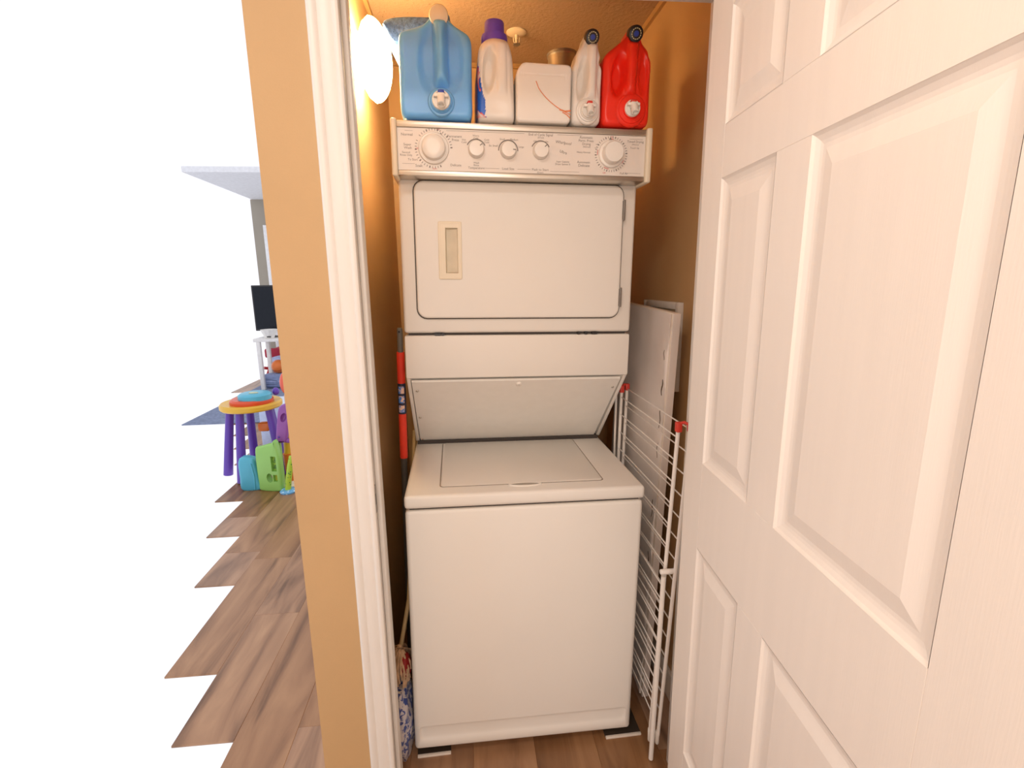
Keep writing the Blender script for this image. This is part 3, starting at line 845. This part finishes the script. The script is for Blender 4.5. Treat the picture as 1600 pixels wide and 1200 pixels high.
# ------------------------------------------------------------------ closet fixtures
lw = thing('wall_lamp', 'glowing white dome lamp on the left closet wall', 'lamp', (XL, .315, 2.038))
KX = Matrix.Rotation(math.pi/2, 4, 'Y')
MB().lathe([(.075, 0), (.075, .010), (.070, .014)], 40, KX).build('base_ring', mat('lamp_base_white', (0.8, 0.76, 0.7), .5), lw)
dm = mat('lit_opal_glass', (0.9, 0.88, 0.82), 0.3, var=0, emit=(1.0, 0.67, 0.31, 54.0))
R0 = .105
MB().lathe([(.060, .012), (R0*.62, .020), (R0*.88, .034), (R0, .050), (R0*.985, .056)]+[(R0*math.cos(math.radians(a)), .050+.052*math.sin(math.radians(a))) for a in range(12, 90, 9)]+[(.001, .102)], 44, KX).build('dome', dm, lw, ang=60)

sp = thing('ceiling_sprinkler', 'small white sprinkler head under the closet ceiling', 'sprinkler', (.072, .712, ZC))
MB().lathe([(.036, 0), (.036, -.003), (.030, -.007), (.016, -.010), (.014, -.010)], 28).build('escutcheon', CREAM, sp)
m = MB(); m.lathe([(.006, -.008), (.006, -.022), (.0045, -.024), (.0045, -.036)], 12); m.tube([(-.011, 0, -.018), (-.010, 0, -.032), (0, 0, -.040)], .0018, 6); m.tube([(.011, 0, -.018), (.010, 0, -.032), (0, 0, -.040)], .0018, 6); m.build('head', CREAM, sp)
MB().lathe([(.002, -.038), (.013, -.040), (.013, -.0415), (.002, -.0425)], 16).build('deflector', STEEL_D, sp)

ap_ = thing('access_panel', 'white framed access panel fixed to the right closet wall above the rack', 'panel', (XR, .355, 1.07))
MB().box(-.008, 0, -.145, .145, 0, .275, bev=.002).build('door', mat('panel_offwhite', (0.62, 0.56, 0.45), .5), ap_)
for y0, y1, z0, z1 in ((-.150, -.128, 0, .280), (.128, .150, 0, .280), (-.128, .128, 0, .022), (-.128, .128, .258, .280)):
    MB().box(-.018, 0, y0, y1, z0, z1, bev=.002).build('frame', WHITE_TRIM, ap_)
MB().lathe([(.006, 0), (.006, .004), (.004, .006)], 12, Matrix.Translation((-.018, -.139, .225)) @ Matrix.Rotation(-math.pi/2, 4, 'Y')).build('latch_knob', STEEL_D, ap_)

# peeling board leaning beside the washer
bd = thing('laminate_board', 'tall white laminate board with a cracked peeling edge behind the drying rack', 'board', (.421, .147, 0), (.036, .0175, 0))
MB().box(.004, .026, 0, .50, 0, 1.326, bev=.0015).build('core', BOARDE, bd)
def wav(y, z): return .004*max(0, math.sin(z*11+1))*max(0, 1-y/.07)
m = MB(); rs = []
for i in range(41):
    z = 1.318*i/40+.004
    r = [(.003-wav(y, z)-.0008*math.sin(y*60+z*20), y, z) for y in (.012+.004*math.sin(z*23), .03, .06, .10, .2, .35, .498)]
    r += [(.0045, y, z) for y in (.498, .012)]
    rs.append(r)
m.rings(rs); m.build('peeling_laminate', BOARDW, bd, ang=60)
m = MB()
for z, l, wd in ((1.20, .030, .0016), (1.10, .050, .0034), (1.00, .060, .0026), (.90, .05, .0014), (.70, .06, .003), (.52, .05, .0024)):
    n_ = 10; r0 = []; r1 = []
    P = []
    for i in range(n_+1):
        a = i/n_; P.append((.034+.004*math.sin(z*40+a*6)+wd/2*math.sin(math.pi*a), z-l/2+l*a))
    for i in range(n_-1, 0, -1):
        a = i/n_; P.append((.034+.004*math.sin(z*40+a*6)-wd/2*math.sin(math.pi*a), z-l/2+l*a))
    m.rings([[(.0014-wav(y, zz_), y, zz_) for y, zz_ in P], [(.004, y, zz_) for y, zz_ in P]])
m.build('crack', mat('crack_brown', (0.10, 0.065, 0.04), .9), bd, kind='stuff')
MB().box(.0045, .0255, -.0012, .0005, .002, 1.324).build('edge_strip', BOARDW, bd)

# folding drying rack
rk = thing('drying_rack', 'folded white wire drying rack with red corner caps leaning beside the washer', 'rack', (0, 0, 0))
YN, YFR = -.098, .372


def post(x0, z0, x1, z1, y, nm='post', r=.0052, y1=None):
    m = MB(); m.tube([(x0, y, z0), (x1, y if y1 is None else y1, z1)], r, 10); return m.build(nm, WIRE, rk)


# two upper wings (a, b) and two lower leg frames
wings = [(.392, 1.050, .376, .075, -.098), (.413, 1.056, .391, .085, -.122), (.377, 1.000, .376, .110, -.030)]
for (xt, zt, xb, zb, yn) in wings[:2]:
    post(xt, zt, xb, zb, yn, y1=yn+.045); post(xt, zt, xb, zb, YFR+(.006 if xt > .4 else 0))
post(.379, .62, .372, .004, -.086, 'leg', .0068, -.079); post(.379, .62, .372, .004, YFR-.012, 'leg', .0068)
post(.384, 1.02, .381, .35, YFR+.035, 'post', .004)
wire_mesh = {}
def wire(x, z, y0, y1, dz=0.0):
    key = (round(y0, 3), round(y1, 3))
    if key not in wire_mesh:
        m = MB(); m.tube([(0, y0, 0), (0, (y0+y1)/2, 0), (0, y1, 0)], .0019, 6); wire_mesh[key] = m.mesh('wire', WIRE)
    o = bpy.data.objects.new('wire', wire_mesh[key]); COL.objects.link(o); o.location = (x, 0, z); o.parent = rk
for (xt, zt, xb, zb, yn), off, n_ in ((wings[0], .030, 15), (wings[1], .008, 15)):
    for i in range(n_):
        z = zt-off-i*.0625
        if z < zb+.01: break
        x = xt+(xb-xt)*(zt-z)/(zt-zb)
        wire(x, z, yn+round(.045*(zt-z)/(zt-zb), 3), YFR+(.006 if xt > .4 else 0))
for i in range(10):
    z = .585-i*.044
    wire(.3795-.0075*(.62-z)/.62, z, -.083, YFR-.012)
for yA, yB in ((-.098, -.122), (YFR, YFR+.006)):
    m = MB(); m.box(.3845, .3995, yA-.0085, yA+.0085, 1.036, 1.062, bev=.003); m.build('corner_cap', REDC, rk)
    m = MB(); m.box(.4060, .4205, yB-.0085, yB+.0085, 1.042, 1.066, bev=.003); m.build('corner_cap', REDC, rk)
    m = MB(); m.tube([(.392, yA, 1.058), (.402, (yA+yB)/2, 1.064), (.411, yB, 1.060)], .004, 8); m.build('cap_link', REDC, rk)
for y in (YN, YFR):
    m = MB(); m.lathe([(.0065, -.012), (.0075, -.010), (.0075, .030), (.0065, .032)], 12, Matrix.Translation((.376, y, .64)) @ Matrix.Rotation(math.pi/2, 4, 'Y')); m.build('pivot', WIRE, rk)
for (x, y, z) in ((.376, -.053, .071), (.391, -.073, .081)):
    m = MB(); m.lathe([(.0045, -.030), (.006, -.026), (.0068, .012), (.006, .014)], 10, Matrix.Translation((x, y, z))); m.build('end_plug', KNOBW, rk)

# extension pole beside the washer
pl = thing('extension_pole', 'grey extension pole with a red grip between the washer and the left wall', 'pole', (-.387, .350, 0), (.0775, .0355, 0))
m = MB(); m.lathe([(.0095, 0), (.0100, .004), (.0100, .872)], 16); m.build('shaft', GREYP, pl)
m = MB(); m.lathe([(.0118, .868), (.0122, .872), (.0122, 1.213), (.0112, 1.218)], 20); gr = m.build('grip', mat('red_foam_grip', (0.78, 0.045, 0.018), .6), pl)
m = MB(); m.lathe([(.0086, 1.214), (.0086, 1.285), (.0070, 1.292), (.002, 1.292)], 16); m.build('tip', mat('grey_tip', (0.16, 0.145, 0.125), .5), pl)
m = MB(); m.lathe([(.0035, 0), (.0035, .003)], 12, Matrix.Translation((-.001, -.0075, 1.282)) @ KF); m.build('hang_hole', BLACK, pl)
m = MB(); m.lathe([(.01225, 1.020), (.01265, 1.022), (.01265, 1.118), (.01225, 1.120)], 20); lb = m.build('label_sleeve', mat('dark_label', (0.02, 0.02, 0.05), .5), gr)
PICT = two_tone('picture_print', (0.06, 0.22, 0.62), (0.80, 0.55, 0.45), 60, .5, .5)
m = MB()
for i in range(3):
    z = 1.036+i*.031
    for k in range(-3, 3):
        a0 = math.radians(-90+k*14); a1 = math.radians(-90+(k+1)*14)
        m._add([(.0129*math.cos(a0), .0129*math.sin(a0), z-.010), (.0129*math.cos(a1), .0129*math.sin(a1), z-.010), (.0129*math.cos(a1), .0129*math.sin(a1), z+.013), (.0129*math.cos(a0), .0129*math.sin(a0), z+.013)], [(0, 1, 2, 3)])
m.build('label_picture', PICT, lb)

# mop and patterned bag in the gap
mp_ = thing('string_mop', 'string mop with a red head resting on the patterned bag beside the washer', 'mop', (-.376, .075, .27))
m = MB(); m.tube([(.002, .01, .045), (.029, .06, .18), (.033, .42, .62)], .0065, 10); m.build('stick', mat('pale_wood_stick', (0.48, 0.34, 0.17), .6), mp_)
m = MB(); m.ell((.018, -.016, .006), (.018, .032, .042), 14, 10); m.build('head_clamp', mat('red_mop_clamp', (0.30, 0.012, 0.012), .6), mp_)
m = MB()
rnd = random.Random(3)
for i in range(76):
    a = rnd.uniform(.25*math.pi, 1.86*math.pi); r = rnd.uniform(.004, .018)
    p0 = Vector((.004+r*math.cos(a)*.8, r*math.sin(a), .050+rnd.uniform(-.01, .01)))
    dx, dy = math.cos(a), math.sin(a)
    L_ = rnd.uniform(.5, 1.0)
    P = [p0, p0+Vector((dx*.014, dy*.02, -.015)), p0+Vector((dx*.024+rnd.uniform(-.006, .006), dy*.036, -.045*L_)), p0+Vector((dx*.026+rnd.uniform(-.008, .008), dy*.042, -.085*L_))]
    P = [Vector((max(-.044, min(.034, p.x)), p.y, p.z)) for p in P]
    m.tube(P, .0032, 5)
m.build('strings', mat('mop_cotton', (0.62, 0.42, 0.27), .95, var=.3, scale=60), mp_, kind='stuff')
bgm = MB()
rs = []
for i in range(22):
    a = i/21; z = .002+.230*a
    rx = (.030+.010*math.sin(min(1, a*1.5)*math.pi*.6))*(1-.35*a**4); ry = .085*(.55+.6*math.sin(math.pi*(.15+.75*a)))
    n_ = 28; r = []
    for k in range(n_):
        th = 2*math.pi*k/n_
        f = 1+.06*math.sin(5*th+8*a)+.05*math.sin(9*th-13*a)
        r.append((rx*f*math.cos(th), .012+ry*f*math.sin(th), z))
    rs.append(r)
bgm.rings(rs)
BAGM = two_tone('patterned_blue_film', (0.055, 0.10, 0.36), (0.66, 0.63, 0.66), 62, .47, .3, (1, 1, .8), .03)
bgo = bgm.build('patterned_bag', BAGM, ang=60, label='crumpled blue and white patterned bag on the floor left of the washer', category='bag')
bgo.location = (-.378, .045, 0)

# ------------------------------------------------------------------ living room things
def pm(name, c, rough=.35): return mat('toy_'+name, tuple(v*.85 for v in c), rough, var=.03, scale=10)
GRN = pm('green', (0.33, 0.66, 0.16)); PUR = pm('purple', (0.33, 0.10, 0.42)); VIO = pm('violet', (0.13, 0.05, 0.45)); YLW = pm('yellow', (0.85, 0.50, 0.04)); ORN = pm('orange', (0.85, 0.20, 0.03)); SKY = pm('sky_blue', (0.10, 0.50, 0.70)); RED = pm('red', (0.55, 0.02, 0.03)); CORAL = pm('coral', (0.90, 0.14, 0.08))

# green play panel
t = thing('toy_wall', 'light green plastic play panel with cut-out holes on the floor', 'toy', (-1.555, 2.13, 0), (0, 0, -.25))
o_ = [(-.075, 0), (.065, 0), (.085, .03), (.090, .12), (.088, .25), (.078, .345), (.062, .375), (.040, .352), (.010, .345), (-.02, .335), (-.055, .325), (-.085, .31), (-.092, .2), (-.088, .05)]
m = MB(); m.prism(smooth_outline(o_, 3), 0, .05, r=.014, k=3); b = m.build('body', GRN, t, ang=50)
c1 = MB(); c1.ell((.005, 0, .100), (.024, .2, .034), 18, 10)
c2 = MB(); c2.box(.028, .066, -.1, .1, .150, .260)
c3 = MB(); c3.box(.034, .066, -.1, .1, .075, .125)
boolean(b, [c1, c2, c3])
MB().box(.028, .066, .022, .030, .150, .260).build('leaf_insert', two_tone('leaf_print', (0.30, 0.50, 0.06), (0.10, 0.22, 0.05), 30, .5), t)
MB().box(.034, .066, .022, .030, .075, .125).build('yellow_insert', pm('olive', (0.55, 0.60, 0.08)), t)

# blue base
t = thing('toy_tower', 'sky blue curved plastic toy base beside the green panel', 'toy', (-1.70, 2.16, 0))
m = MB(); m.prism(smooth_outline([(-.06, 0), (.065, 0), (.062, .08), (.048, .18), (.030, .235), (-.06, .235), (-.07, .1)], 4), 0, .075, r=.02, k=3); m.build('body', SKY, t)
m = MB(); m.tube([(.030, -.001, .01), (.035, -.001, .10), (.022, -.001, .20)], .006, 8); m.build('rib', SKY, t)

# purple piece
t = thing('toy_slide', 'purple plastic slide piece with an oval opening behind the green panel', 'toy', (-1.44, 2.20, .20))
m = MB(); m.prism(smooth_outline([(-.07, .14), (-.045, .13), (-.02, .13), (.0, .14), (.025, .25), (.050, .37), (.03, .40), (.0, .405), (-.03, .375), (-.05, .28)], 4), 0, .05, r=.012, k=3); b = m.build('body', PUR, t, ang=50)
c1 = MB(); c1.ell((.000, 0, .315), (.020, .03, .034), 16, 10, Matrix.Rotation(.35, 4, 'Y')); boolean(b, [c1])
MB().box(-.005, .055, .002, .04, .125, .155, bev=.01).build('peg', PUR, t)
MB().lathe([(.008, 0), (.008, .004), (.004, .006)], 12, Matrix.Translation((-.045, .002, .175)) @ KF).build('bolt', VIO, t)
MB().box(-.085, -.045, .012, .040, -.20, .15, bev=.008).build('support', GRN, t)

# activity table
t = thing('activity_table', 'toddler activity table with yellow rim and purple legs', 'toy', (-1.785, 2.53, -.065))
m = MB(); m.lathe([(.001, .585), (.205, .585), (.215, .595), (.215, .62), (.205, .632), (.18, .628), (.001, .628)], 40); m.build('tray', YLW, t)
m = MB(); m.lathe([(.15, .626), (.15, .650), (.135, .662), (.001, .662)], 32, Matrix.Translation((.015, -.02, 0))); m.build('red_ring', pm('red_ring', (0.80, 0.09, 0.02)), t)
m = MB(); m.lathe([(.115, .655), (.115, .690), (.10, .702), (.055, .706), (.001, .700)], 28, Matrix.Translation((.045, -.03, 0))); m.build('blue_dial', SKY, t)
m = MB(); m.ell((.05, -.06, .708), (.035, .020, .008)); m.build('dial_button', pm('pale_green', (0.62, 0.70, 0.50)), t)
m = MB(); m.ell((.165, .06, .69), (.026, .026, .03)); m.build('ball_top', VIO, t)
for a in (-170, -100, -20, 60, 120):
    ca, sa = math.cos(math.radians(a)), math.sin(math.radians(a))
    m = MB(); m.tube([(ca*.15, sa*.15, .59), (ca*.19, sa*.19, .30), (ca*.22, sa*.22, .069)], .028, 12, .034); m.build('leg', VIO, t)
m = MB(); m.box(.04, .13, -.05, .02, .40, .47, bev=.02); m.build('orange_bin', ORN, t)

t = thing('toy_post', 'yellow plastic toy post with an orange foot beside the wall end', 'toy', (-1.462, 2.305, 0))
m = MB(); m.tube([(-.010, 0, .20), (.002, 0, .36), (.014, 0, .53)], .030, 16); m.build('post', YLW, t)
m = MB(); m.tube([(-.004, 0, .001), (-.008, 0, .10), (-.010, 0, .22)], .030, 16, .038); m.build('foot', ORN, t)
t = thing('toy_ball', 'coral red round toy peeking from behind the wall end', 'toy', (-1.475, 2.42, .60))
m = MB(); m.ell((0, 0, .12), (.045, .045, .085), 20, 14); m.build('top', CORAL, t)
m = MB(); m.lathe([(.02, -.60), (.026, -.59), (.024, .03), (.016, .05)], 16); m.build('stem', pm('pale_pink', (0.85, 0.62, 0.52)), t)

t = thing('spotted_toy', 'spotted green toy leg standing on a blue dotted foot', 'toy', (-1.425, 2.105, 0))
DOTB = speckle_mat('blue_dots', (0.14, 0.40, 0.68), (0.55, 0.75, 0.88), 60, .30, .4, 0)
DOTG = speckle_mat('green_dots', (0.42, 0.62, 0.05), (0.10, 0.32, 0.05), 55, .30, .4, 0)
m = MB(); m.lathe([(.001, 0), (.052, 0), (.055, .010), (.045, .020), (.001, .022)], 24); m.build('foot', DOTB, t)
m = MB(); m.tube([(.0, 0, .018), (.010, .0, .09), (.030, 0, .19), (.050, 0, .26)], .020, 12); m.build('leg', DOTG, t)
pad = MB().box(-.12, .08, -.06, .06, 0, .012, bev=.004).build('play_mat', mat('cream_foam', (0.75, 0.66, 0.50), .8), label='pale cream foam mat strip under the green play panel', category='mat')
pad.location = (-1.44, 2.235, 0)

t = thing('storage_box', 'pale blue plastic storage box behind the activity table', 'box', (-1.78, 3.02, 0))
MB().box(-.17, .25, 0, .28, 0, .40, bev=.012).build('body', mat('pale_blue_plastic', (0.52, 0.62, 0.86), .4), t)
MB().box(-.18, .26, -.01, .29, .40, .43, bev=.008).build('lid', mat('pale_lid', (0.70, 0.78, 0.92), .4), t)
MB().box(.03, .10, -.004, .002, .32, .345, bev=.002).build('label_strip', WHITEP, t)

rg = MB().box(-3.15, -1.6, 4.0, 6.5, 0, .012, bev=.004).build('area_rug', mat('blue_grey_rug', (0.20, 0.24, 0.36), .95, var=.2, scale=30, bump=.6, bscale=200), label='blue grey area rug under the desk', category='rug')

# desk with monitor and bowl
t = thing('desk', 'white desk with slim square legs across the living room', 'desk', (-2.6, 5.7, 0.012))
m = MB(); m.tube([(-.15, .30, .664), (-.14, .33, .58), (-.10, .32, .46), (-.06, .31, .38)], .007, 6); m.build('cable', BLACK, t)
MB().box(-.44, .60, 0, .365, .665, .708, bev=.004).build('desktop', mat('desk_white', (0.78, 0.76, 0.74), .4), t)
for x in (-.405, .54):
    for y in (.0, .315):
        MB().box(x, x+.05, y, y+.05, 0, .665, bev=.003).build('leg', mat('desk_white', (0.78, 0.76, 0.74), .4), t)
t = thing('monitor', 'large black flat screen monitor on the white desk', 'monitor', (-2.86, 5.93, .72))
MB().box(-.22, .16, .0, .045, .09, .715, bev=.008).build('bezel', BLACK, t)
MB().box(-.20, .14, -.003, .002, .115, .695).build('screen', mat('dark_glossy_screen', (0.012, 0.015, 0.022), .12, spec=.18), t)
MB().box(-.10, .08, -.02, .12, 0, .012, bev=.004).build('stand_base', BLACK, t)
MB().box(-.03, .02, .03, .06, .01, .20, bev=.004).build('stand_neck', BLACK, t)
t = thing('bowl', 'white faceted bowl on the desk in front of the monitor', 'bowl', (-2.845, 5.78, .720))
m = MB(); m.lathe([(.055, 0), (.06, .004), (.112, .115), (.115, .120), (.108, .120), (.055, .012), (.001, .012)], 10); m.build('body', mat('white_ceramic', (0.84, 0.82, 0.78), .3), t, ang=15)
m = MB(); m.box(.0, .05, -.093, -.083, .018, .034, mtx=Matrix.Rotation(.0, 4, 'Z')); m.build('dark_mark', BLACK, t)
t = thing('toy_ball', 'orange ball on the floor under the desk', 'ball', (-2.80, 5.86, .312))
m = MB(); m.ell((0, 0, 0), (.095, .095, .095), 24, 16); m.build('shell', ORN, t)
m = MB(); m.lathe([(.0955, -.006), (.0965, 0), (.0955, .006)], 24, Matrix.Rotation(.6, 4, 'X'), False, False); m.build('seam', pm('dark_orange', (0.5, 0.1, 0.02)), t)
t = thing('baby_walker', 'red framed baby walker with pale blue padding under the desk', 'walker', (-2.75, 6.31, .012))
for y, z in ((-.12, .06), (-.02, .18), (.1, .46)):
    m = MB(); P = [(-.42+.05*i, y+.06*math.sin(i*.8), z+.035*math.sin(i*.9+z*9)) for i in range(17)]; m.tube(P, .022, 10); m.build('rail', RED, t)
for x in (-.38, -.05, .30):
    m = MB(); m.tube([(x, .1, .45), (x+.03, -.02, .2), (x, -.13, .03)], .018, 8); m.build('strut', RED, t)
m = MB(); m.ell((-.12, .05, .30), (.26, .13, .12), 24, 14); m.build('seat_pad', mat('pale_blue_fabric', (0.42, 0.48, 0.72), .9, var=.15), t)
m = MB(); m.box(-.40, -.10, -.02, .08, .36, .50, bev=.03); m.build('back_pad', mat('dark_red_fabric', (0.40, 0.02, 0.05), .8), t)
for x in (-.40, .32):
    m = MB(); m.lathe([(.025, -.012), (.03, -.01), (.03, .01), (.025, .012)], 16, Matrix.Translation((x, -.12, .03)) @ Matrix.Rotation(math.pi/2, 4, 'Y')); m.build('wheel', BLACK, t)
t = thing('floor_cushion', 'blue grey floor cushion under the orange ball', 'cushion', (-2.80, 5.86, .012))
m = MB(); m.prism(smooth_outline([(-.20, .02), (0, 0), (.20, .02), (.22, .10), (.20, .19), (0, .205), (-.20, .19), (-.22, .10)], 4), -.09, .09, r=.05, k=4); m.build('cover', mat('blue_grey_fabric', (0.22, 0.27, 0.45), .9, var=.15), t)
MB().box(-.20, .20, -.093, -.088, .098, .106, bev=.002).build('piping', mat('pale_blue_fabric', (0.42, 0.48, 0.72), .9), t)
